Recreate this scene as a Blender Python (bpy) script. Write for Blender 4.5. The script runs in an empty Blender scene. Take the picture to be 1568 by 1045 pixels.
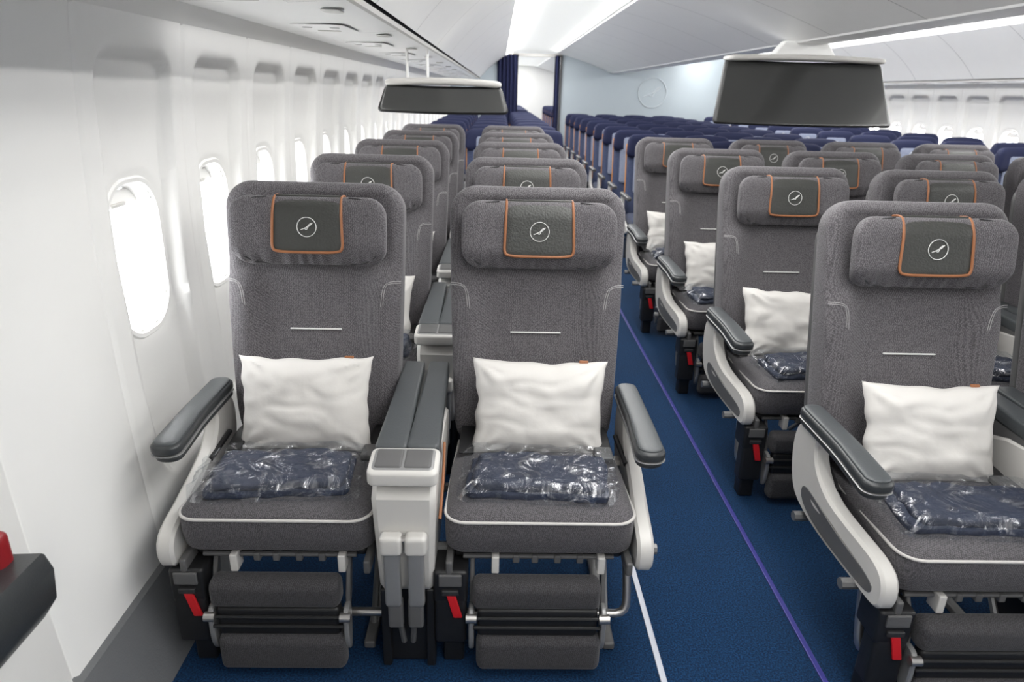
import bpy, bmesh, math, random
import numpy as np
from mathutils import Vector, Matrix, noise
random.seed(4)
C = bpy.context
scene = C.scene
coll = scene.collection
R = math.radians
CX = 2.21          # cabin centre line

# ------------------------------------------------------------------ materials
def nt(name):
    m = bpy.data.materials.new(name); m.use_nodes = True
    t = m.node_tree; b = t.nodes['Principled BSDF']
    return m, t, b
def simple(name, col, rough=.5, metal=0., bump=0., bscale=200., var=0., vscale=8., coat=0., emis=0.):
    m, t, b = nt(name)
    b.inputs['Base Color'].default_value = (*col, 1)
    b.inputs['Roughness'].default_value = rough
    b.inputs['Metallic'].default_value = metal
    b.inputs['Coat Weight'].default_value = coat
    if emis:
        b.inputs['Emission Color'].default_value = (*col, 1); b.inputs['Emission Strength'].default_value = emis
    tc = t.nodes.new('ShaderNodeTexCoord')
    n2 = t.nodes.new('ShaderNodeTexNoise'); n2.inputs['Scale'].default_value = vscale
    t.links.new(tc.outputs['Object'], n2.inputs['Vector'])
    mx = t.nodes.new('ShaderNodeMix'); mx.data_type = 'RGBA'
    mx.inputs[6].default_value = (*[c*(1-var) for c in col], 1)
    mx.inputs[7].default_value = (*[min(1, c*(1+var)) for c in col], 1)
    t.links.new(n2.outputs['Fac'], mx.inputs[0]); t.links.new(mx.outputs[2], b.inputs['Base Color'])
    if bump:
        n = t.nodes.new('ShaderNodeTexNoise'); n.inputs['Scale'].default_value = bscale; n.inputs['Detail'].default_value = 4
        t.links.new(tc.outputs['Object'], n.inputs['Vector'])
        bp = t.nodes.new('ShaderNodeBump'); bp.inputs['Strength'].default_value = bump; bp.inputs['Distance'].default_value = .01
        t.links.new(n.outputs['Fac'], bp.inputs['Height']); t.links.new(bp.outputs['Normal'], b.inputs['Normal'])
    return m
def fabric(name, c1, c2, scale=270):
    m, t, b = nt(name)
    tc = t.nodes.new('ShaderNodeTexCoord')
    mp = t.nodes.new('ShaderNodeMapping'); mp.inputs['Rotation'].default_value=(.5,.3,.785)
    t.links.new(tc.outputs['Object'], mp.inputs['Vector'])
    v = t.nodes.new('ShaderNodeTexVoronoi'); v.inputs['Scale'].default_value = scale; v.inputs['Randomness'].default_value = .45
    t.links.new(mp.outputs['Vector'], v.inputs['Vector'])
    r = t.nodes.new('ShaderNodeValToRGB'); r.color_ramp.elements[0].position = .2; r.color_ramp.elements[1].position = .65
    r.color_ramp.elements[0].color = (*c2, 1); r.color_ramp.elements[1].color = (*c1, 1)
    t.links.new(v.outputs['Distance'], r.inputs[0]); t.links.new(r.outputs[0], b.inputs['Base Color'])
    b.inputs['Roughness'].default_value = .85
    b.inputs['Sheen Weight'].default_value = .12
    bp = t.nodes.new('ShaderNodeBump'); bp.inputs['Strength'].default_value = .25; bp.inputs['Distance'].default_value = .0015
    t.links.new(v.outputs['Distance'], bp.inputs['Height']); t.links.new(bp.outputs['Normal'], b.inputs['Normal'])
    return m
M = {}
M['fab'] = fabric('grey_dotted_fabric', (.056,.051,.056), (.168,.158,.168))
M['fabc'] = fabric('cushion_fabric', (.040,.037,.041), (.122,.115,.124))
M['fabd'] = fabric('dark_grey_fabric', (.020,.019,.021), (.060,.057,.062))
M['leather'] = simple('dark_grey_leather', (.040,.041,.037), .42, bump=.25, bscale=160, var=.1)
M['orange'] = simple('copper_trim', (.29,.112,.045), .55)
M['pipe'] = simple('piping_light', (.50,.48,.46), .7)
M['stitch'] = simple('stitching', (.33,.32,.32), .7)
M['lightp'] = simple('warm_light_plastic', (.56,.545,.52), .38, var=.02)
M['charc'] = simple('charcoal_pad', (.034,.037,.039), .36, bump=.08, bscale=300)
M['padtop'] = simple('grey_pad_top', (.060,.066,.070), .42, bump=.08, bscale=300)
M['midg'] = simple('mid_grey_plastic', (.10,.099,.099), .4)
M['black'] = simple('black_plastic', (.010,.010,.011), .45)
M['metal'] = simple('brushed_metal', (.52,.50,.48), .3, metal=.9)
M['metalp'] = simple('painted_metal', (.18,.18,.18), .35, metal=.4)
M['strut'] = simple('grey_strut', (.28,.28,.28), .35, metal=.4)
M['red'] = simple('red_tag', (.55,.01,.015), .5)
M['dred'] = simple('dark_red_cover', (.22,.008,.012), .35)
M['white'] = simple('white_panel', (.79,.785,.765), .42, var=.015)
M['ceil'] = simple('ceiling_panel', (.88,.88,.87), .36, var=.015)
M['logo'] = simple('logo_white', (.70,.70,.68), .5)
M['pillow'] = simple('pillow_linen', (.62,.60,.575), .9, bump=.12, bscale=30)
M['navy'] = simple('navy_curtain', (.010,.014,.06), .8, var=.2)
M['ecnavy'] = simple('navy_seat_cover', (.004,.008,.045), .8, bump=.1)
M['ecblue'] = fabric('slate_blue_fabric', (.030,.042,.095), (.07,.09,.165), 150)
M['eclight'] = fabric('light_blue_grey_fabric', (.20,.23,.32), (.30,.33,.43), 150)
M['ecorange'] = simple('amber_seat_edge', (.60,.23,.02), .6)
M['seam'] = simple('panel_seam', (.42,.42,.42), .6)
M['vent'] = simple('vent_grey', (.50,.50,.50), .5)
M['dark'] = simple('dark_gap', (.02,.02,.022), .6)
M['screen'] = simple('monitor_glass', (.036,.037,.036), .2, coat=.3)
M['bulk'] = simple('bulkhead_laminate', (.46,.52,.56), .4)
M['bulklogo'] = simple('bulkhead_emblem', (.62,.67,.70), .4)
M['dado'] = simple('grey_dado_panel', (.12,.125,.13), .6, bump=.2)
M['purple'] = simple('floor_path_strip', (.042,.040,.20), .3)
M['track'] = simple('seat_track_cover', (.44,.46,.52), .35)
M['glow'] = simple('cove_fill_glow', (1,1,.98), .5, emis=1.8)  # cove strips, also used as glow painted on the bin door tops
M['lum'] = simple('ceiling_panel_added_glow', (.88,.89,.86), .4, emis=.42)  # aisle ceiling panel, weak emission added to brighten it

def carpet():
    m, t, b = nt('blue_carpet')
    tc = t.nodes.new('ShaderNodeTexCoord')
    n = t.nodes.new('ShaderNodeTexNoise'); n.inputs['Scale'].default_value = 190; n.inputs['Detail'].default_value = 3
    n2 = t.nodes.new('ShaderNodeTexNoise'); n2.inputs['Scale'].default_value = 2.5
    t.links.new(tc.outputs['Object'], n.inputs['Vector']); t.links.new(tc.outputs['Object'], n2.inputs['Vector'])
    r = t.nodes.new('ShaderNodeValToRGB'); r.color_ramp.elements[0].position = .38; r.color_ramp.elements[1].position = .72
    r.color_ramp.elements[0].color = (.0015,.012,.042,1); r.color_ramp.elements[1].color = (.007,.056,.150,1)
    t.links.new(n.outputs['Fac'], r.inputs[0])
    mx = t.nodes.new('ShaderNodeMix'); mx.data_type='RGBA'; mx.blend_type='MULTIPLY'; mx.inputs[0].default_value=.35
    t.links.new(r.outputs[0], mx.inputs[6]); t.links.new(n2.outputs['Fac'], mx.inputs[7])
    t.links.new(mx.outputs[2], b.inputs['Base Color']); b.inputs['Roughness'].default_value = .95
    b.inputs['Specular IOR Level'].default_value = .25
    bp = t.nodes.new('ShaderNodeBump'); bp.inputs['Strength'].default_value=.6; bp.inputs['Distance'].default_value=.004
    t.links.new(n.outputs['Fac'], bp.inputs['Height']); t.links.new(bp.outputs['Normal'], b.inputs['Normal'])
    return m
M['carpet'] = carpet()
def plastic_bag():
    m = bpy.data.materials.new('clear_plastic_wrap'); m.use_nodes = True; t = m.node_tree
    t.nodes.clear()
    o = t.nodes.new('ShaderNodeOutputMaterial'); mx = t.nodes.new('ShaderNodeMixShader')
    tr = t.nodes.new('ShaderNodeBsdfTransparent'); g = t.nodes.new('ShaderNodeBsdfGlossy')
    tr.inputs['Color'].default_value=(.93,.94,.95,1)
    g.inputs['Color'].default_value=(.90,.90,.92,1); g.inputs['Roughness'].default_value=.15
    tc = t.nodes.new('ShaderNodeTexCoord'); n = t.nodes.new('ShaderNodeTexNoise'); n.inputs['Scale'].default_value=11; n.inputs['Detail'].default_value=4; n.inputs['Distortion'].default_value=2.6
    t.links.new(tc.outputs['Object'], n.inputs['Vector'])
    r = t.nodes.new('ShaderNodeValToRGB'); r.color_ramp.elements[0].position=.54; r.color_ramp.elements[1].position=.68
    r.color_ramp.elements[0].color=(.045,.045,.045,1); r.color_ramp.elements[1].color=(.34,.34,.34,1)
    t.links.new(n.outputs['Fac'], r.inputs[0]); t.links.new(r.outputs[0], mx.inputs[0])
    bp = t.nodes.new('ShaderNodeBump'); bp.inputs['Strength'].default_value=.7; bp.inputs['Distance'].default_value=.02
    t.links.new(n.outputs['Fac'], bp.inputs['Height']); t.links.new(bp.outputs['Normal'], g.inputs['Normal'])
    t.links.new(tr.outputs[0], mx.inputs[1]); t.links.new(g.outputs[0], mx.inputs[2]); t.links.new(mx.outputs[0], o.inputs[0])
    return m
M['wrap'] = plastic_bag()
M['blanket'] = simple('navy_blanket', (.020,.027,.052), .7, bump=.4, bscale=60, var=.25, vscale=18)
def glass():
    m = bpy.data.materials.new('window_pane'); m.use_nodes=True; t=m.node_tree; t.nodes.clear()
    o=t.nodes.new('ShaderNodeOutputMaterial'); mx=t.nodes.new('ShaderNodeMixShader'); tr=t.nodes.new('ShaderNodeBsdfTransparent'); g=t.nodes.new('ShaderNodeBsdfGlossy')
    g.inputs['Roughness'].default_value=.05; mx.inputs[0].default_value=.04
    t.links.new(tr.outputs[0],mx.inputs[1]); t.links.new(g.outputs[0],mx.inputs[2]); t.links.new(mx.outputs[0],o.inputs[0]); return m
M['glass']=glass()

# ------------------------------------------------------------------ mesh builder
class MB:
    def __init__(s): s.v=[]; s.f=[]; s.mi=[]; s.mats=[]
    def m(s, name):
        if name not in s.mats: s.mats.append(name)
        return s.mats.index(name)
    def add(s, verts, faces, mat, T=None):
        o=len(s.v); mi=s.m(mat)
        for p in verts:
            p=Vector(p); s.v.append(tuple(T@p) if T is not None else tuple(p))
        for f in faces: s.f.append([o+i for i in f]); s.mi.append(mi)
    def rb(s, c, half, r, mat, k=3, n=3, deform=None, T=None):
        if not hasattr(r,'__len__'): r=(r,r,r)
        r=[min(r[i],half[i]*.999) for i in range(3)]
        ns = n if hasattr(n,'__len__') else (n,n,n)
        L=[]
        for a in range(3):
            h=half[a]; i0=h-r[a]
            lo=[-h+r[a]*t/k for t in range(k)]
            mid=[-i0+2*i0*t/ns[a] for t in range(ns[a]+1)]
            hi=[i0+r[a]*t/k for t in range(1,k+1)]
            L.append(lo+mid+hi)
        idx={}; V=[]; F=[]
        def g(i,j,l):
            key=(i,j,l)
            if key in idx: return idx[key]
            p=[L[0][i],L[1][j],L[2][l]]; q=[0]*3; d=[0]*3
            for a in range(3):
                i0=half[a]-r[a]; q[a]=max(-i0,min(i0,p[a])); d[a]=(p[a]-q[a])/r[a]
            ln=math.sqrt(sum(x*x for x in d)) or 1
            P=Vector([q[a]+d[a]/ln*r[a] for a in range(3)])
            if deform: P=Vector(deform(P))
            idx[key]=len(V); V.append(P+Vector(c)); return idx[key]
        n0,n1,n2=[len(x)-1 for x in L]
        for j in range(n1):
            for l in range(n2):
                F.append([g(0,j,l),g(0,j,l+1),g(0,j+1,l+1),g(0,j+1,l)])
                F.append([g(n0,j,l),g(n0,j+1,l),g(n0,j+1,l+1),g(n0,j,l+1)])
        for i in range(n0):
            for l in range(n2):
                F.append([g(i,0,l),g(i+1,0,l),g(i+1,0,l+1),g(i,0,l+1)])
                F.append([g(i,n1,l),g(i,n1,l+1),g(i+1,n1,l+1),g(i+1,n1,l)])
        for i in range(n0):
            for j in range(n1):
                F.append([g(i,j,0),g(i,j+1,0),g(i+1,j+1,0),g(i+1,j,0)])
                F.append([g(i,j,n2),g(i+1,j,n2),g(i+1,j+1,n2),g(i,j+1,n2)])
        s.add(V,F,mat,T)
    def tube(s, pts, rad, mat, seg=8, smooth=0, closed=False, T=None):
        P=[Vector(p) for p in pts]
        for _ in range(smooth):
            Q=[] if closed else [P[0]]
            rng=range(len(P)) if closed else range(len(P)-1)
            for i in rng:
                a=P[i]; b=P[(i+1)%len(P)]
                Q+= [a*.75+b*.25, a*.25+b*.75]
            if not closed: Q.append(P[-1])
            P=Q
        n=len(P); V=[];F=[]; up=None
        for i in range(n):
            if closed: t=(P[(i+1)%n]-P[i-1])
            else: t=(P[min(i+1,n-1)]-P[max(i-1,0)])
            t.normalize()
            if up is None:
                up=Vector((0,0,1)) if abs(t.z)<.9 else Vector((0,1,0))
            up=(up-t*up.dot(t)); up.normalize(); sd=t.cross(up)
            for j in range(seg):
                a=2*math.pi*j/seg; V.append(P[i]+up*math.cos(a)*rad+sd*math.sin(a)*rad)
        for i in range(n if closed else n-1):
            for j in range(seg):
                a=i*seg+j; b=i*seg+(j+1)%seg; i2=((i+1)%n)*seg
                F.append([a,b,i2+(j+1)%seg,i2+j])
        if not closed:
            F.append(list(range(seg))[::-1]); F.append([(n-1)*seg+j for j in range(seg)])
        s.add(V,F,mat,T)
    def extr(s, poly, x0, x1, mat, bevel=.006, chaikin=2, T=None, axis='x', warp=None):
        P=[Vector((a,b)) for a,b in poly]
        for _ in range(chaikin):
            Q=[]
            for i in range(len(P)):
                a=P[i]; b=P[(i+1)%len(P)]; Q+=[a*.75+b*.25,a*.25+b*.75]
            P=Q
        def mk(x,p):
            q=(x,p[0],p[1]) if axis=='x' else ((p[0],x,p[1]) if axis=='y' else (p[0],p[1],x))
            return warp(q) if warp else q
        n=len(P); bev=bevel
        area=sum(P[i].x*P[(i+1)%n].y-P[(i+1)%n].x*P[i].y for i in range(n)); sg=1 if area>0 else -1
        I=[]
        for i in range(n):
            t=(P[(i+1)%n]-P[i-1]); t.normalize(); nn=Vector((-t.y,t.x))*sg
            I.append(P[i]+nn*bev)
        V=[mk(x0,p) for p in I]+[mk(x0+bev,p) for p in P]+[mk(x1-bev,p) for p in P]+[mk(x1,p) for p in I]
        F=[list(range(n)),[3*n+i for i in range(n)][::-1]]
        for b in range(3):
            for i in range(n):
                j=(i+1)%n; F.append([b*n+i,(b+1)*n+i,(b+1)*n+j,b*n+j])
        s.add(V,F,mat,T)
    def mesh(s, name, sharp=40, fixn=True):
        me=bpy.data.meshes.new(name); me.from_pydata(s.v,[],s.f)
        for n in s.mats: me.materials.append(M[n])
        me.polygons.foreach_set('material_index', s.mi)
        me.update()
        if fixn:
            bm=bmesh.new(); bm.from_mesh(me); bmesh.ops.recalc_face_normals(bm,faces=bm.faces); bm.to_mesh(me); bm.free()
        me.polygons.foreach_set('use_smooth',[True]*len(me.polygons))
        me.set_sharp_from_angle(angle=R(sharp))
        return me
def obj(name, me, loc=(0,0,0), rot=(0,0,0), parent=None, scale=None):
    o=bpy.data.objects.new(name,me); coll.objects.link(o)
    o.location=loc; o.rotation_euler=rot
    if scale: o.scale=scale
    if parent: o.parent=parent
    return o
def rrect(hw,hh,r,n=6):
    out=[]
    for cx,cy,a0 in ((hw-r,hh-r,0),(-hw+r,hh-r,90),(-hw+r,-hh+r,180),(hw-r,-hh+r,270)):
        for i in range(n+1):
            a=R(a0+90*i/n); out.append((cx+r*math.cos(a),cy+r*math.sin(a)))
    return out

# ------------------------------------------------------------------ shell
Y0=-1.6675; PB=.555; NB=42; Y1=Y0+PB*NB
zs=[.2,.5,.9,1.2,1.5,1.74]; xs=[-.945,-.965,-.98,-.975,-.955,-.925]
pf=np.polyfit(zs,xs,3)
prof=lambda z: float(np.polyval(pf,z))
def sdrr(x,y,hw,hh,r):
    qx=abs(x)-hw+r; qy=abs(y)-hh+r
    return math.hypot(max(qx,0),max(qy,0))+min(max(qx,qy),0)-r
WZ=1.025
def sstep(a,b,x):
    t=max(0,min(1,(x-a)/(b-a))); return t*t*(3-2*t)
def wall_bay():
    ny,nz=48,104; V=[];F=[]
    for i in range(ny+1):
        for j in range(nz+1):
            y=PB*i/ny; z=.2+1.54*j/nz; c=y-PB/2
            x=prof(z)
            hw=.168+.035*(z-.42)/1.16
            d=sdrr(c,z-.990,hw,.590,.08)
            x-=(.040-.012*sstep(1.3,1.55,z))*(1-sstep(-.020,.004,d))
            d2=sdrr(c,z-WZ,.16,.235,.13)
            x-=.010*(1-sstep(-.02,.01,d2))
            e=min(y,PB-y)
            x-=.005*(1-sstep(0,.010,e))
            V.append((x,y,z))
    for i in range(ny):
        for j in range(nz):
            y=PB*(i+.5)/ny-PB/2; z=.2+1.54*(j+.5)/nz
            if sdrr(y,z-WZ,.141,.212,.12)<0: continue
            a=i*(nz+1)+j; F.append([a,a+1,a+nz+2,a+nz+1])
    mb=MB(); mb.add(V,F,'white'); return mb.mesh('wall_bay',sharp=60,fixn=False)
wm=wall_bay()
NP=6   # plain bays ahead of the first window
def make_wall(name,mirror):
    st=0 if mirror else NP
    o=obj(name,wm,(0 if not mirror else 2*CX,Y0+PB*st,0),scale=(-1,1,1) if mirror else None)
    a=o.modifiers.new('bays','ARRAY'); a.use_relative_offset=False; a.use_constant_offset=True
    a.constant_offset_displace=(0,PB,0); a.count=NB-st; a.use_merge_vertices=True; a.merge_threshold=.0005
make_wall('wall_left',False); make_wall('wall_right',True)
mb=MB(); V=[];F=[]; nz=104
YE=Y0+PB*NP
ysx=[Y0,1.208,1.216,1.222,1.230,YE-.02,YE-.01,YE-.002,YE+.002]; dx=[0,0,-.007,-.007,0,0,-.0015,-.0045,-.0055]
for i,yy in enumerate(ysx):
    for j in range(nz+1):
        z=.2+1.54*j/nz; V.append((prof(z)+dx[i],yy,z))
for i in range(len(ysx)-1):
    for j in range(nz):
        a=i*(nz+1)+j; F.append([a,a+1,a+nz+2,a+nz+1])
mb.add(V,F,'white')
V=[]
for j in range(nz+1):
    z=.2+1.54*j/nz; V+=[(prof(z)-.012,YE-.03,z),(prof(z)-.012,YE+.03,z)]
mb.add(V,[[2*j,2*j+1,2*j+3,2*j+2] for j in range(nz)],'white')
obj('wall_left_forward',mb.mesh('wall_left_forward',sharp=60,fixn=False))
def win():
    mb=MB(); wx=prof(WZ)-.050
    rings=[(.160,.232,.127,.001),(.152,.224,.122,.010),(.142,.213,.115,.008),(.134,.205,.11,-.012),(.127,.197,.10,-.045),(.124,.194,.098,-.048),(.124,.194,.098,-.065)]
    N=None;V=[];F=[]
    for hw,hh,r,dx in rings:
        o=rrect(hw,hh,r,7); N=len(o)
        for y,z in o: V.append((wx+dx+ (prof(WZ+z)-prof(WZ)),y,WZ+z))
    for k in range(len(rings)-1):
        for i in range(N):
            j=(i+1)%N; F.append([k*N+i,k*N+j,(k+1)*N+j,(k+1)*N+i])
    mb.add(V,F,'white')
    mb.add([(wx-.062,y,WZ+z) for y,z in rrect(.126,.196,.099,7)],[list(range(N))],'glass')
    return mb.mesh('window_unit',sharp=50)
def shade():
    mb=MB(); wx=prof(WZ)-.050
    mb.rb((wx-.040,0,WZ+.168),(.004,.119,.022),.004,'white'); mb.rb((wx-.034,0,WZ+.150),(.006,.04,.006),.004,'lightp')
    return mb.mesh('shade')
wu=win(); sh=shade(); k=1
for i in range(NB):
    yc=Y0+PB*(i+.5)
    if yc>14: break
    for mir in (0,1):
        if not mir and i<NP: continue
        o=obj('window_%d'%k,wu,(2*CX if mir else 0,yc,0),scale=(-1,1,1) if mir else None)
        obj('window_shade',sh,parent=o); k+=1
mb=MB(); mb.add([(-1.2,Y0,0),(5.6,Y0,0),(5.6,Y1,0),(-1.2,Y1,0)],[[0,1,2,3]],'carpet'); obj('floor',mb.mesh('floor',fixn=False))
def dado(name,mir):
    mb=MB(); pts=[(-.845,0),(-.855,.02),(-.90,.12),(-.930,.205),(-.955,.215)]
    V=[];F=[]
    for x,z in pts:
        X=2*CX-x if mir else x
        V+= [(X,Y0,z),(X,Y1,z)]
    for i in range(len(pts)-1): F.append([2*i,2*i+1,2*i+3,2*i+2])
    mb.add(V,F,'dado'); obj(name,mb.mesh(name))
dado('baseboard_left',0); dado('baseboard_right',1)
def arc(p0,p1,bul,n=10):
    out=[]
    for i in range(n+1):
        t=i/n; a=(1-t)**2; b=2*t*(1-t); c=t*t
        out.append((a*p0[0]+b*bul[0]+c*p1[0], a*p0[1]+b*bul[1]+c*p1[1]))
    return out
prof_u=arc((-.95,1.715),(-.385,1.725),(-.68,1.700))
prof_d=arc((-.370,1.735),(.21,2.20),(-.17,1.99),14)
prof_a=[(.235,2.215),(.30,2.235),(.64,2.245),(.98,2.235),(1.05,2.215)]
prof_c=arc((1.07,2.20),(2.09,1.885),(1.55,2.10),12)
def strip(pl,mat,name,ya=Y0,yb=Y1):
    mb=MB()
    for mir in (0,1):
        V=[];F=[]
        for x,z in pl:
            X=2*CX-x if mir else x; V+=[(X,ya,z),(X,yb,z)]
        for i in range(len(pl)-1): F.append([2*i,2*i+1,2*i+3,2*i+2])
        mb.add(V,F,mat)
    return mb
full=MB()
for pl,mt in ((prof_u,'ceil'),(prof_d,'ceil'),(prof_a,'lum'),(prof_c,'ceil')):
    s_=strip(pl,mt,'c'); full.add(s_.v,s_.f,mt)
g0=prof_d[-3]; g1=prof_d[-2]
for pl,mt in (([(-.385,1.725),(-.385,1.745),(-.37,1.75),(-.37,1.735)],'dark'),([(.21,2.2),(.22,2.235),(.235,2.215)],'glow'),
              ([(g0[0]+.002,g0[1]-.003),(g1[0]+.004,g1[1]-.005),(.212,2.196)],'glow'),([(1.05,2.215),(1.06,2.225),(1.07,2.20)],'ceil')):  # emissive overlay puts a painted bright band on the upper bin doors
    s_=strip(pl,mt,'c'); full.add(s_.v,s_.f,mt)
s_=strip([(2.09,1.885),(2.10,1.875),(CX,1.872)],'ceil','c'); full.add(s_.v,s_.f,'ceil')
s_=strip([(-.415,1.722),(-.40,1.712),(-.385,1.714),(-.380,1.727)],'lightp','c'); full.add(s_.v,s_.f,'lightp')
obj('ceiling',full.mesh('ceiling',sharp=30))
s_=strip([(-.940,1.66),(-.920,1.68),(-.905,1.69),(-.885,1.712)],'white','c'); obj('trim_1',s_.mesh('cornice'))
mb=MB()
def seam(pl,y,w=.003,off=.0025,mat='seam'):
    for mir in (0,1):
        V=[];F=[]
        for i,(x,z) in enumerate(pl):
            a=pl[max(i-1,0)]; b=pl[min(i+1,len(pl)-1)]; t=Vector((b[0]-a[0],b[1]-a[1])).normalized(); nx,nz=t.y,-t.x
            X=x+nx*off; Z=z+nz*off
            if mir: X=2*CX-X
            V+=[(X,y-w,Z),(X,y+w,Z)]
        for i in range(len(pl)-1): F.append([2*i,2*i+1,2*i+3,2*i+2])
        mb.add(V,F,mat)
y=.2
while y<13.5:
    seam(prof_d[:-2],y); seam(prof_c,y+.4); y+=1.016
y=.0
while y<13.5:
    seam(prof_u,y,.0018); y+=1.016
obj('trim_2',mb.mesh('bin_seams'))
def uz(x):
    for i in range(len(prof_u)-1):
        if prof_u[i][0]<=x<=prof_u[i+1][0]:
            t=(x-prof_u[i][0])/(prof_u[i+1][0]-prof_u[i][0]); return prof_u[i][1]*(1-t)+prof_u[i+1][1]*t
mb=MB()
mb.rb((-.66,0,uz(-.66)-.003),(.10,.17,.0025),(.05,.05,.002),'ceil')
for dx in (-.05,.05):
    mb.rb((-.66+dx,-.07,uz(-.66)-.006),(.018,.018,.003),(.017,.017,.002),'vent',k=3,n=1)
mb.rb((-.66,.07,uz(-.66)-.006),(.045,.018,.003),(.017,.017,.002),'lightp',k=3,n=1)
mb.rb((-.50,.38,uz(-.50)-.005),(.030,.05,.003),(.028,.028,.002),'lightp',k=3,n=1)
me_psu=mb.mesh('psu')
for r_ in range(12):
    for mir in (0,1):
        obj('reading_light_panel',me_psu,(2*CX if mir else 0,.9+r_*.965,0),scale=(-1,1,1) if mir else None)

def slab(name,x0,x1,y,z0,z1,mat,th=.04):
    mb=MB(); mb.rb(((x0+x1)/2,y+th/2,(z0+z1)/2),((x1-x0)/2,th/2,(z1-z0)/2),.008,mat); return obj(name,mb.mesh(name))
slab('wall_front',-1.3,5.7,Y0-.04,0,2.4,'white'); slab('wall_back',-1.3,5.7,Y1,0,2.4,'white')
YB=13.9
slab('wall_partition_centre',1.14,4.3,YB,0,2.24,'bulk')
slab('wall_partition_left',-.98,.2,YB,0,2.2,'bulk'); slab('wall_partition_right',4.3,2*CX+.98,YB,0,2.2,'bulk')
mb=MB()
def crane(mb,T,R_,mat,th):
    mb.tube([(R_*math.cos(2*math.pi*i/32),0,R_*math.sin(2*math.pi*i/32)) for i in range(32)],th,mat,seg=6,closed=True,T=T)
    s=R_
    mb.tube([(-.62*s,0,-.30*s),(-.2*s,0,-.12*s),(.05*s,0,.0),(.3*s,0,.32*s),(.62*s,0,.42*s)],th*1.15,mat,seg=6,smooth=1,T=T)
    mb.tube([(.05*s,0,.0),(.30*s,0,.12*s),(.55*s,0,.36*s)],th*1.3,mat,seg=6,smooth=1,T=T)
    mb.tube([(-.25*s,0,-.15*s),(.0,0,-.28*s),(.12*s,0,-.05*s),(.2*s,0,.1*s)],th*1.2,mat,seg=6,smooth=1,T=T)
crane(mb,Matrix.Translation((2.93,YB-.008,1.55)),.27,'bulklogo',.009)
obj('partition_emblem',mb.mesh('emblem'))
def curtain(name,x0,x1,y,z0,z1):
    mb=MB();V=[];F=[];n=60
    for i in range(n+1):
        x=x0+(x1-x0)*i/n; yy=y+.03*math.sin(i/n*math.pi*2*(x1-x0)/.07)
        V+=[(x,yy,z0),(x,yy,z1)]
    for i in range(n): F.append([2*i,2*i+2,2*i+3,2*i+1])
    mb.add(V,F,'navy'); mb.tube([(x0,y,z1),(x1,y,z1)],.012,'metal'); o=obj(name,mb.mesh(name)); return o
curtain('curtain',-.05,.34,YB-.07,.005,2.16); curtain('curtain',1.03,1.13,YB-.07,.005,2.16)
mb=MB(); mb.rb((1.155,YB+.0,1.08),(.02,.04,1.08),.006,'midg'); mb.rb((.66,YB+.02,2.16),(.5,.03,.03),.006,'lightp'); obj('door_1',mb.mesh('doorframe'))
def fstrip(name,x,w,mat):
    mb=MB(); mb.rb((x,(Y0+YB)/2,.002),(w,(YB-Y0)/2,.003),.0025,mat); obj(name,mb.mesh(name))
fstrip('trim_3',.92,.0085,'purple'); fstrip('trim_4',.475,.009,'track'); fstrip('trim_5',2*CX-.92,.0085,'purple'); fstrip('trim_6',2*CX-.475,.009,'track')

# ------------------------------------------------------------------ premium seat parts
al=R(11)
BT=Matrix(((1,0,0,0),(0,-math.cos(al),math.sin(al),.47),(0,math.sin(al),math.cos(al),.45),(0,0,0,1)))
def bdef(P):
    x,n,s=P
    u=(s+.415)/.83
    w=1-.10*(1-u)**2 - .012*math.sin(u*math.pi)
    nn=n
    if n>0:
        side=sstep(.13,.22,abs(x)); nn+= .026*side*sstep(.02,.2,u)*(1-sstep(.55,.72,u)) - .014*(1-side)*sstep(0,.3,u)
        nn+= .022*(1-side)*math.exp(-((u-.22)/.16)**2)
        nn-= .016*(1-sstep(.20,.25,abs(x)))*sstep(.66,.72,u)*(1-sstep(.93,.97,u))
    return (x*w,nn,s)
mb=MB(); mb.rb((0,-.06,.385),(.272,.06,.415),(.085,.035,.085),'fab',k=5,n=(18,2,34),deform=bdef,T=BT)
mb.rb((0,-.115,.37),(.262,.03,.39),(.08,.025,.08),'midg',k=4,n=4,deform=lambda P:(P.x*(1-.08*(1-(P.z+.39)/.78)**2),P.y,P.z),T=BT)
me_back=mb.mesh('backrest',sharp=60)
HS=.652
def hdef(P):
    x,n,s=P
    n+= .024*(abs(x)/.228)**3
    low=sstep(.04,.095,-s)
    n+= low*.0040*math.sin(x*150+2*math.sin(x*31))
    n-= .018*low
    return (x*(1-.02*(s/.1)**2),n,s)
mb=MB(); mb.rb((0,.028,HS),(.230,.034,.100),(.055,.024,.055),'fab',k=5,n=(60,2,8),deform=hdef,T=BT)
for sx in (-1,1):
    pts=[(.12,.048,.098),(.17,.054,.092),(.206,.062,.07),(.216,.066,0),(.206,.060,-.066),(.17,.040,-.092),(.12,.028,-.098)]
    mb.tube([(sx*a,b+.003,HS+c) for a,b,c in pts],.0026,'fabd',smooth=2,T=BT)
me_head=mb.mesh('headrest',sharp=60)
mb=MB()
FS=HS+.017
def fdef(P):
    x,n,s=P
    if s>.03: n-= ((s-.03)/.05)**2*.022
    return (x*(1-.03*s/.08),n,s)
mb.rb((0,.064,FS),(.101,.005,.080),(.025,.004,.025),'leather',k=3,n=(6,1,14),deform=fdef,T=BT)
def fx(x,ds):
    P=fdef(Vector((x,0,ds))); return (P[0],.0685+P[1],FS+P[2])
path=[fx(-.101,.080),fx(-.101,.065),fx(-.101,.03),fx(-.101,-.03),fx(-.101,-.068),fx(-.088,-.079),fx(0,-.080),fx(.088,-.079),fx(.101,-.068),fx(.101,-.03),fx(.101,.03),fx(.101,.065),fx(.101,.080)]
mb.tube(path,.0042,'orange',smooth=2,T=BT)
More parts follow.
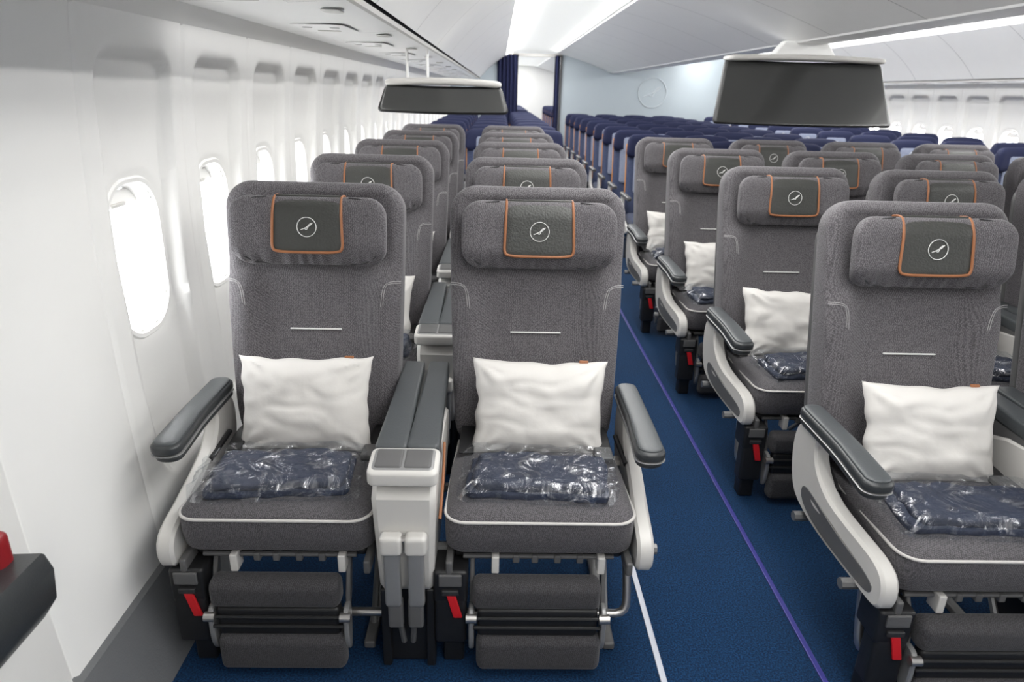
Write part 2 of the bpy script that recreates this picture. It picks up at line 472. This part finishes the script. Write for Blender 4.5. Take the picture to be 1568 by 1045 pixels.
mb.rb((0,.018,FS+.084),(.098,.024,.004),.003,'leather',T=BT)
for sx in (-1,1): mb.tube([(sx*.098,.048,FS+.080),(sx*.098,.03,FS+.087),(sx*.098,.0,FS+.087)],.0035,'orange',smooth=1,T=BT)
LT=BT@Matrix.Translation((0,.071,FS-.006))
crane(mb,LT,.028,'logo',.0012)
me_flap=mb.mesh('headrest_cover',sharp=60)
mb=MB()
for sx in (-1,1):
    for o in (0,.006):
        mb.tube([(sx*.266,.008,.505-o),(sx*.235,.026,.505-o),(sx*(.212+o),.026,.49),(sx*(.204+o),.021,.42),(sx*(.196+o),.018,.30),(sx*(.19+o),.016,.17)],.0011,'stitch',seg=5,smooth=2,T=BT)
mb.rb((0,-.008,.352),(.079,.0035,.0025),.002,'logo',T=BT)
me_st=mb.mesh('stitching')
def cdef(P):
    x,y,z=P
    if z>0: z+= .016*(1-(x/.25)**2)*(1-(y/.27)**2)+.006*math.exp(-((y+.13)/.1)**2)
    z-= .02*sstep(0,.25,y)
    if z<0: y=y+ .014*(-z/.05)*(1 if y<0 else 0)
    return (x*(1-.05*sstep(0,.25,y)),y,z)
mb=MB(); mb.rb((0,.25,.417),(.248,.25,.067),(.055,.055,.028),'fabc',k=5,n=(10,10,4),deform=cdef)
pp=[(-.234,.47,.450),(-.241,.30,.460),(-.2475,.06,.468)]
for i in range(7):
    a=R(180+90*i/6); pp.append((-.193+.0545*math.cos(a),.055+.0545*math.sin(a),.469))
for i in range(7):
    a=R(270+90*i/6); pp.append((.193+.0545*math.cos(a),.055+.0545*math.sin(a),.469))
pp+=[(.2475,.06,.468),(.241,.30,.460),(.234,.47,.450)]
mb.tube(pp,.0042,'pipe')
me_cush=mb.mesh('cushion',sharp=60)
mb=MB()
mb.rb((0,.27,.340),(.225,.22,.012),.01,'black')
for yy in (.10,.40): mb.tube([(-.33,yy,.322),(.33,yy,.322)],.015,'metalp')
for x in (-.115,.165): mb.rb((x,.035,.328),(.010,.022,.026),.004,'lightp')
for x in (-.06,-.01,.05,.11): mb.rb((x,.05,.335),(.009,.02,.012),.004,'midg')
mb.tube([(-.2,.04,.340),(.2,.04,.340)],.007,'midg')
for x in (-.235,.235): mb.rb((x,.2,.335),(.009,.21,.020),.006,'midg')
x=.215
mb.tube([(x,.38,.34),(x,.14,.02)],.010,'strut'); mb.tube([(x,.30,.33),(x,.50,.02)],.012,'midg'); mb.rb((x,.3,.014),(.016,.24,.012),.006,'midg')
mb.tube([(.235,.28,.33),(.10,.42,.10)],.009,'strut')
me_frame=mb.mesh('frame')
mb=MB()
mb.rb((-.005,.0,.258),(.170,.035,.043),(.02,.03,.028),'fabd',k=5,n=(6,1,1)); 
mb.rb((.005,-.015,.078),(.168,.030,.056),(.02,.028,.026),'fabd',k=5,n=(6,1,2))
mb.rb((0,-.005,.172),(.160,.020,.046),.012,'black')
mb.tube([(-.17,-.028,.192),(.17,-.028,.192)],.005,'black'); mb.tube([(-.17,-.028,.162),(.17,-.028,.162)],.005,'black')
for x in (-.176,.176):
    mb.extr([(-.03,.10),(-.03,.20),(-.015,.215),(.02,.215),(.02,.16),(.0,.06)],x-.007,x+.007,'strut',.003)
    mb.tube([(x-.014,-.028,.192),(x+.014,-.028,.192)],.013,'metal',seg=12)
    mb.extr([(.0,.20),(.05,.33),(.075,.33),(.03,.19)],x-.006,x+.006,'midg',.002,1)
me_foot=mb.mesh('footrest')
mb=MB()
mb.rb((-.232,.04,.275),(.045,.05,.05),.01,'black'); mb.rb((-.232,-.012,.300),(.03,.004,.018),.003,'midg'); mb.rb((-.222,-.013,.222),(.012,.004,.040),.003,'red',deform=lambda P:(P.x-.25*P.z,P.y,P.z))
mb.rb((-.232,-.012,.262),(.022,.006,.008),.003,'dark'); mb.rb((-.232,.02,.165),(.042,.03,.075),.01,'black')
mb.rb((-.225,.05,.055),(.028,.03,.055),.008,'black')
me_vest=mb.mesh('life_vest_box')
mb=MB()
for sx in (-1,1):
    mb.rb((sx*.205,.40,.485),(.022,.09,.004),.003,'black',n=(1,6,1),deform=lambda P:(P.x,P.y,P.z+.02*math.cos(P.y*12)))
mb.rb((.20,.30,.50),(.026,.035,.010),.006,'midg')
me_belt=mb.mesh('seat_belt')
def armrest(sx):
    mb=MB(); X=sx*.288; AZ=-.014
    def ad(P): return (P.x*(1+.12*sstep(0,-.2,P.y)),P.y,P.z-.012*sstep(0,.22,-P.y))
    mb.rb((X,.295,.640+AZ),(.035,.215,.018),(.030,.03,.012),'charc',k=4,n=(2,8,1),deform=ad)
    mb.rb((X,.295,.655+AZ),(.029,.207,.008),(.026,.026,.006),'padtop',k=4,n=(2,8,1),deform=ad)
    mb.rb((X,.295,.624+AZ),(.0365,.214,.0035),(.031,.03,.003),'strut',k=4,n=(2,8,1),deform=ad)
    mb.rb((X,.30,.611+AZ),(.032,.208,.014),(.028,.03,.012),'charc',k=4,n=(2,8,1),deform=ad)
    wp=lambda q:(q[0]-sx*.018*(1-sstep(.02,.30,q[1])),q[1],q[2])
    poly=[(.36,.605),(.50,.605),(.53,.52),(.50,.40),(.43,.345),(.20,.332),(.03,.318),(-.015,.335),(-.02,.40),(.02,.44),(.15,.45),(.27,.465),(.35,.50),(.39,.56)]
    a,b=sorted((X-.02,X+.024)) if sx>0 else sorted((X-.024,X+.02))
    mb.extr(poly,a,b,'lightp',.008,warp=wp)
    d=sx*.0255
    inl=[(.42,.43),(.40,.365),(.20,.348),(.06,.338),(.02,.355),(.03,.385),(.18,.40),(.33,.43)]
    a,b=sorted((X+d-sx*.004,X+d+sx*.001)); mb.extr(inl,a,b,'midg',.001,warp=wp)
    mb.tube([(X-sx*.02,.40,.42),(X-sx*.05,.40,.42)],.02,'metal'); mb.tube([(X-sx*.02,.30,.47),(X-sx*.035,.42,.50)],.008,'black')
    return mb.mesh('armrest')
arm={1:armrest(1),-1:armrest(-1)}
def bar(sx):
    mb=MB()
    if sx==0: mb.tube([(-.33,.07,.125),(.33,.07,.125)],.012,'metal')
    else:
        mb.tube([(-sx*.33,.07,.125),(sx*.18,.07,.125),(sx*.255,.07,.125),(sx*.258,.09,.19),(sx*.250,.13,.33)],.012,'metal',smooth=2,seg=10)
    return mb.mesh('luggage_bar')
bars={i:bar(i) for i in (-1,0,1)}
def seat(x,y,side,z=0):
    e=obj('passenger_seat',None,(x,y,z)); e.empty_display_size=.1
    for n,m_ in (('seat_cushion',me_cush),('backrest',me_back),('headrest',me_head),('headrest_cover',me_flap),('stitching',me_st),('seat_frame',me_frame),('footrest',me_foot),('life_vest_box',me_vest),('seat_belt',me_belt),('luggage_bar',bars[side])):
        obj(n,m_,parent=e)
    if side: obj('armrest',arm[side],parent=e)
    return e
# console
mb=MB()
AZ=-.010
for sx in (-1,1):
    mb.rb((sx*.040,.345,.645+AZ),(.037,.27,.022),(.010,.015,.008),'padtop',k=3,n=(1,6,1),deform=lambda P:(P.x*(1-.12*P.y/.27),P.y,P.z+.01*P.y/.27))
mb.rb((0,.35,.60+AZ),(.074,.27,.045),.015,'midg',deform=lambda P:(P.x*(1-.12*P.y/.27),P.y,P.z))
td=lambda P:(P.x,P.y,P.z+.12*P.y)
mb.rb((0,.025,.615),(.087,.055,.022),(.02,.02,.010),'lightp',k=4,deform=td)
mb.rb((0,.025,.632),(.076,.043,.007),(.012,.012,.003),'strut',k=4,deform=td)
for sx in (-1,1): mb.rb((sx*.036,.025,.637),(.033,.037,.005),(.006,.006,.003),'midg',deform=td)
def cw(q):
    x,y,z=q; t=1-sstep(.27,.60,z); return (x*(1-.10*t),y,z)
mb.extr([(-.026,.61),(.50,.61),(.50,.42),(.30,.30),(.10,.255),(.02,.245),(-.008,.27),(-.018,.45)],-.080,.080,'lightp',.014,2,warp=cw)
for sx in (-1,1):
    mb.rb((sx*.030,-.036,.335),(.021,.012,.095),(.008,.008,.015),'strut',k=3)
    mb.rb((sx*.031,-.034,.43),(.028,.020,.028),(.012,.012,.012),'lightp',k=4)
    mb.rb((sx*.026,-.032,.215),(.020,.012,.045),.008,'midg')
    mb.tube([(sx*.02,-.02,.19),(sx*.012,.0,.09)],.008,'midg')
mb.tube([(-.052,-.036,.445),(.052,-.036,.445)],.009,'metal')
mb.rb((0,.16,.14),(.055,.14,.14),.01,'black'); mb.rb((-.060,.02,.13),(.012,.02,.13),.006,'black'); mb.rb((.060,.02,.13),(.012,.02,.13),.006,'black')
mb.tube([(.086,.20,.59),(.089,.13,.54),(.086,.03,.46)],.004,'orange',smooth=1)
me_con=mb.mesh('console')

def pillow(seed):
    mb=MB(); nu,nv=52,36; V=[];F=[]
    def P(u,v,sd):
        x=.204*u*(1-.085*(1-v*v)); z=.148*v*(1-.075*(1-u*u))
        t=.056*((1-abs(u)**3.2)*(1-abs(v)**3.2))**.62
        q=Vector((u*1.6+seed*7,v*1.6,sd*3))
        w=noise.noise(q*1.1)*.013+noise.noise(q*2.9)*.003
        rg=1-abs(noise.noise(Vector((u*1.0+v*1.3+seed,v*1.9-u*.6,seed+2))))*3
        w+=max(0,rg)*.004
        for cu,cv in ((-1,-1),(1,-1),(-1,1),(1,1)):
            du,dv=(u-cu),(v-cv); rr_=math.hypot(du,dv)
            w+=.0045*math.sin(math.atan2(abs(dv),abs(du))*11+seed)*math.exp(-((rr_-.36)/.20)**2)
        env=min(1,(1-abs(u))*6)*min(1,(1-abs(v))*6)
        x+=.008*noise.noise(Vector((v*3,seed,u))); z+=.008*noise.noise(Vector((u*3,seed+5,v)))
        return (x,sd*(-t)+w*env,z)
    for sd in (1,-1):
        o=len(V)
        for i in range(nu+1):
            for j in range(nv+1):
                V.append(P(2*i/nu-1,2*j/nv-1,sd))
        for i in range(nu):
            for j in range(nv):
                a=o+i*(nv+1)+j; f=[a,a+nv+1,a+nv+2,a+1]; F.append(f if sd>0 else f[::-1])
    mb.add(V,F,'pillow'); me=mb.mesh('pillow',fixn=False)
    bm=bmesh.new(); bm.from_mesh(me); bmesh.ops.remove_doubles(bm,verts=bm.verts,dist=.0004); bmesh.ops.recalc_face_normals(bm,faces=bm.faces)
    for f in bm.faces: f.smooth=True
    bm.to_mesh(me); bm.free()
    mb2=MB(); mb2.rb((.13,.0,.144),(.014,.003,.005),.003,'orange')
    return me,mb2.mesh('pillow_tag')
pil=[pillow(s) for s in range(3)]
def blanket(seed):
    mb=MB()
    def d1(P):
        q=Vector((P.x*8+seed*5,P.y*9,P.z*5)); n=noise.noise(q); n2=noise.noise(q*2.7)
        rg=1-abs(noise.noise(q*1.2+Vector((9,9,9))))*2.5
        return (P.x*(1+.05*n),P.y*(1+.08*n2),P.z*(1+.15*n) + (max(0,rg)*.010+n2*.004 if P.z>0 else 0))
    mb.rb((.0,0,.014),(.190,.098,.013),(.02,.03,.012),'blanket',k=3,n=(44,26,1),deform=d1)
    mb.rb((.005,-.004,.036),(.176,.088,.015),(.02,.03,.013),'blanket',k=3,n=(44,26,1),deform=d1)
    a=mb.mesh('b1',sharp=80)
    mb=MB()
    def d2(P):
        q=Vector((P.x*7+seed*3,P.y*11,P.z*4)); n=noise.noise(q); r1=1-abs(noise.noise(q*1.1))*3; r2=1-abs(noise.noise(q*2.6))*3
        edge=max(abs(P.x)/.215,abs(P.y)/.118)
        z=P.z*(1-.85*sstep(.84,1,edge))
        if P.z>0: z+=(max(0,r1)*.008+max(0,r2)*.004)
        else: z=-.028+.004*edge
        z+=(n*.010+.004)*sstep(.8,1,edge)
        return (P.x*(1+.06*n+.03*r2*sstep(.7,1,edge)),P.y*(1+.09*n+.05*r2*sstep(.7,1,edge)),z)
    mb.rb((0,0,.032),(.215,.118,.029),(.03,.03,.014),'wrap',k=3,n=(60,36,1),deform=d2)
    b=mb.mesh('b2',sharp=40)
    return a,b
bl=[blanket(s) for s in range(3)]
def dress(x,y,i):
    p,tag=pil[i%3]
    o=obj('pillow',p,(x+(.01 if i%2 else -.005),y+.388,.607),(R(-19),R((-1.5,1.5,3)[i%3]),R((-3,1,4)[i%3])))
    obj('pillow_tag',tag,parent=o)
    e=obj('wrapped_blanket',None,(x+(-.012,.0,.02)[i%3],y+.162,.486),(0,0,R((4,-3,6)[i%3]))); e.empty_display_size=.1
    obj('blanket',bl[i%3][0],parent=e); obj('plastic_bag',bl[i%3][1],parent=e)
PR=.985
YL=1.47; YC=1.335; XA=-.557; XB=.125
for r_ in range(5):
    y=YL+PR*r_
    seat(XA,y,-1); seat(XB,y,1); obj('armrest_console',me_con,((XA+XB)/2-.005,y,0))
    dress(XA,y,r_*2); dress(XB,y,r_*2+1)
SX=.66
for r_ in range(4):
    y=YC+PR*r_
    for c_ in range(4):
        x=1.235+SX*c_
        seat(x,y,-1 if c_==0 else (1 if c_==3 else 0)); dress(x,y,r_+c_*2+1)
        if c_<3: obj('armrest_console',me_con,(x+SX/2,y,0))
    x0=2*CX-XA; x1=2*CX-XB
    yr=YL+PR*r_
    seat(x1,yr,-1); seat(x0,yr,1); obj('armrest_console',me_con,((x0+x1)/2,yr,0))
    dress(x1,yr,r_); dress(x0,yr,r_+1)

# ------------------------------------------------------------------ economy seats
eal=R(10)
ET=Matrix(((1,0,0,0),(0,-math.cos(eal),math.sin(eal),.45),(0,math.sin(eal),math.cos(eal),.42),(0,0,0,1)))
mb=MB()
mb.rb((0,-.04,.33),(.215,.045,.37),(.06,.03,.06),'ecblue',k=4,n=3,T=ET)
mb.rb((0,.012,.40),(.15,.012,.20),(.03,.01,.03),'eclight',k=3,T=ET)
for sx in (-1,1): mb.rb((sx*.216,-.035,.36),(.004,.012,.30),.003,'ecorange',n=(1,1,3),T=ET)
me_eb=mb.mesh('eco_back')
mb=MB()
mb.rb((0,-.02,.63),(.222,.055,.105),(.06,.04,.06),'ecnavy',k=4,n=(6,2,3),T=ET,deform=lambda P:(P.x*(1-.04*P.z/.1),P.y+.03*(abs(P.x)/.2)**3,P.z+.015*math.cos(P.x*7)))
mb.rb((0,.040,.59),(.12,.006,.075),(.03,.005,.03),'eclight',T=ET)
crane(mb,ET@Matrix.Translation((0,.048,.60)),.028,'logo',.002)
me_eh=mb.mesh('eco_head')
mb=MB()
mb.rb((0,.22,.40),(.215,.23,.05),(.05,.05,.03),'ecblue',k=3,deform=lambda P:(P.x,P.y,P.z-.03*P.y))
me_ec=mb.mesh('eco_cush')
mb=MB()
for sx in (-1,1):
    mb.rb((sx*.252,.26,.62),(.022,.20,.018),(.015,.02,.012),'midg',k=3)
    mb.extr([(.36,.61),(.46,.61),(.47,.42),(.40,.30),(.05,.30),(.02,.36),(.20,.40),(.34,.43)],sx*.252-.012,sx*.252+.012,'lightp',.004)
mb.rb((0,.22,.335),(.22,.2,.012),.008,'black')
for x in (-.18,.18):
    mb.tube([(x,.12,.33),(x,.08,.0)],.014,'metalp'); mb.tube([(x,.36,.33),(x,.46,.0)],.014,'metalp')
mb.tube([(-.23,.05,.12),(.23,.05,.12)],.011,'metal')
me_ef=mb.mesh('eco_frame')
def eco(x,y):
    e=obj('economy_seat',None,(x,y,0)); e.empty_display_size=.1
    obj('backrest',me_eb,parent=e); obj('headrest',me_eh,parent=e); obj('seat_cushion',me_ec,parent=e); obj('seat_frame',me_ef,parent=e)
y=YL+PR*5+.05
while y<13:
    for x in (-.61,-.10,.41): eco(x,y)
    y+=.80
y=YC+PR*4+.02
while y<13:
    for c_ in range(4): eco(CX+(c_-1.5)*.52,y)
    y+=.80
y=YL+PR*4+.05
while y<13:
    for x in (-.61,-.10,.41): eco(2*CX-x,y)
    y+=.80
y=14.9
while y<20:
    for x in (-.61,-.10,.41): eco(x,y)
    for c_ in range(2): eco(CX+(c_-1.5)*.52,y)
    y+=.80

# ------------------------------------------------------------------ hanging monitors
def monitor(x,y,zb,zt,wb,wt,ztop,mw):
    mb=MB(); h=(zt-zb)/2; zc=(zb+zt)/2
    def df(P):
        t=(P.z+h)/(2*h); return (P.x*(1+(wt/wb-1)*t),P.y+.16*(t-.5)*2*h/.45,P.z-.010*math.cos(P.x/wb*2.6))
    mb.rb((x,y+.03,zc),(wb/2,.03,h),(.03,.02,.03),'black',k=4,n=(10,1,4),deform=df)
    mb.rb((x,y-.004,zc),(wb/2-.012,.004,h-.012),(.02,.003,.02),'screen',k=4,n=(10,1,4),deform=df)
    mb.rb((x,y+.09,zt+.010),(wt/2+.0,.09,.020),(.04,.03,.016),'lightp',k=4,n=(8,2,1),deform=lambda P:(P.x,P.y,P.z-.012*math.cos(P.x/wb*2.6)+.02*(1-(2*P.x/wt)**2)))
    if mw:
        mb.rb((x,y+.13,(zt+ztop)/2+.01),(mw/2,.05,(ztop-zt)/2),(.02,.02,.01),'ceil',k=3,n=(2,1,4),deform=lambda P:(P.x*(1-.25*P.z/((ztop-zt)/2)),P.y,P.z))
    else:
        for dx in (-.10,-.22): mb.tube([(x+dx,y+.12,zt),(x+dx,y+.12,ztop)],.008,'ceil')
    return obj('ceiling_monitor',mb.mesh('monitor',sharp=50))
monitor(CX-.04,5.15,1.325,1.76,1.29,1.12,1.88,.40)
monitor(-.33,4.25,1.375,1.53,.78,.68,1.725,0)

# wall pocket near camera
mb=MB()
mb.extr([(-.985,.63),(-.875,.635),(-.858,.60),(-.866,.53),(-.90,.48),(-.985,.46)],.70,1.13,'charc',.010,0,axis='y')
mb.rb((-.935,1.09,.660),(.020,.022,.040),.016,'dred'); mb.rb((-.930,1.03,.665),(.018,.03,.045),.012,'lightp'); mb.rb((-.925,.97,.655),(.015,.03,.05),.010,'dred')
obj('literature_pocket',mb.mesh('pocket'))

# ------------------------------------------------------------------ lights
def area(name,x,y,z,sx,sy,p,rot=(0,0,0),col=(1,.99,.975)):
    l=bpy.data.lights.new(name,'AREA'); l.shape='RECTANGLE'; l.size=sx; l.size_y=sy; l.energy=p; l.color=col
    o=bpy.data.objects.new(name,l); coll.objects.link(o); o.location=(x,y,z); o.rotation_euler=rot
for X in (.64,2*CX-.64):
    area('aisle_ceiling_lamp',X,6.4,2.232,.34,14.4,122)
for s_,X in ((1,.245),(-1,1.04),(1,2*CX-1.04),(-1,2*CX-.245)):
    area('cove_fill_glow',X,6.8,2.205,.03,13.6,54,rot=(0,R(-72*s_),0))  # thin fill lights added to brighten the bin doors across the aisle
for s_,X in ((-1,-.85),(1,2*CX+.85)):
    area('sidewall_lamp',X,7.9,1.698,.03,11.6,14,rot=(0,R(12*s_),0))
area('rear_cabin_lamp',.64,18,2.23,.5,6,130)
area('front_fill_lamp',CX-1.0,-.8,2.15,2.2,.8,30)  # unseen fill light added behind the camera for the seat fronts
w=bpy.data.worlds.new('sky'); scene.world=w; w.use_nodes=True
bg=w.node_tree.nodes['Background']; bg.inputs[0].default_value=(.97,.985,1,1); bg.inputs[1].default_value=14

# ------------------------------------------------------------------ camera
cam=bpy.data.cameras.new('camera'); co=bpy.data.objects.new('camera',cam); coll.objects.link(co)
cam.sensor_width=36; cam.lens=24; cam.clip_start=.02
cam.dof.use_dof=True; cam.dof.focus_distance=2.1; cam.dof.aperture_fstop=4
psi=R(1.49); th=R(20.05); ro=R(1.5)
fw=Vector((math.sin(psi)*math.cos(th),math.cos(psi)*math.cos(th),-math.sin(th)))
r0=Vector((math.cos(psi),-math.sin(psi),0)); u0=r0.cross(fw)
rr=r0*math.cos(ro)+u0*math.sin(ro); uu=u0*math.cos(ro)-r0*math.sin(ro)
mt=Matrix((( rr.x,uu.x,-fw.x,0),(rr.y,uu.y,-fw.y,0),(rr.z,uu.z,-fw.z,1.5),(0,0,0,1)))
co.matrix_world=mt
scene.camera=co
scene.view_settings.view_transform='Standard'
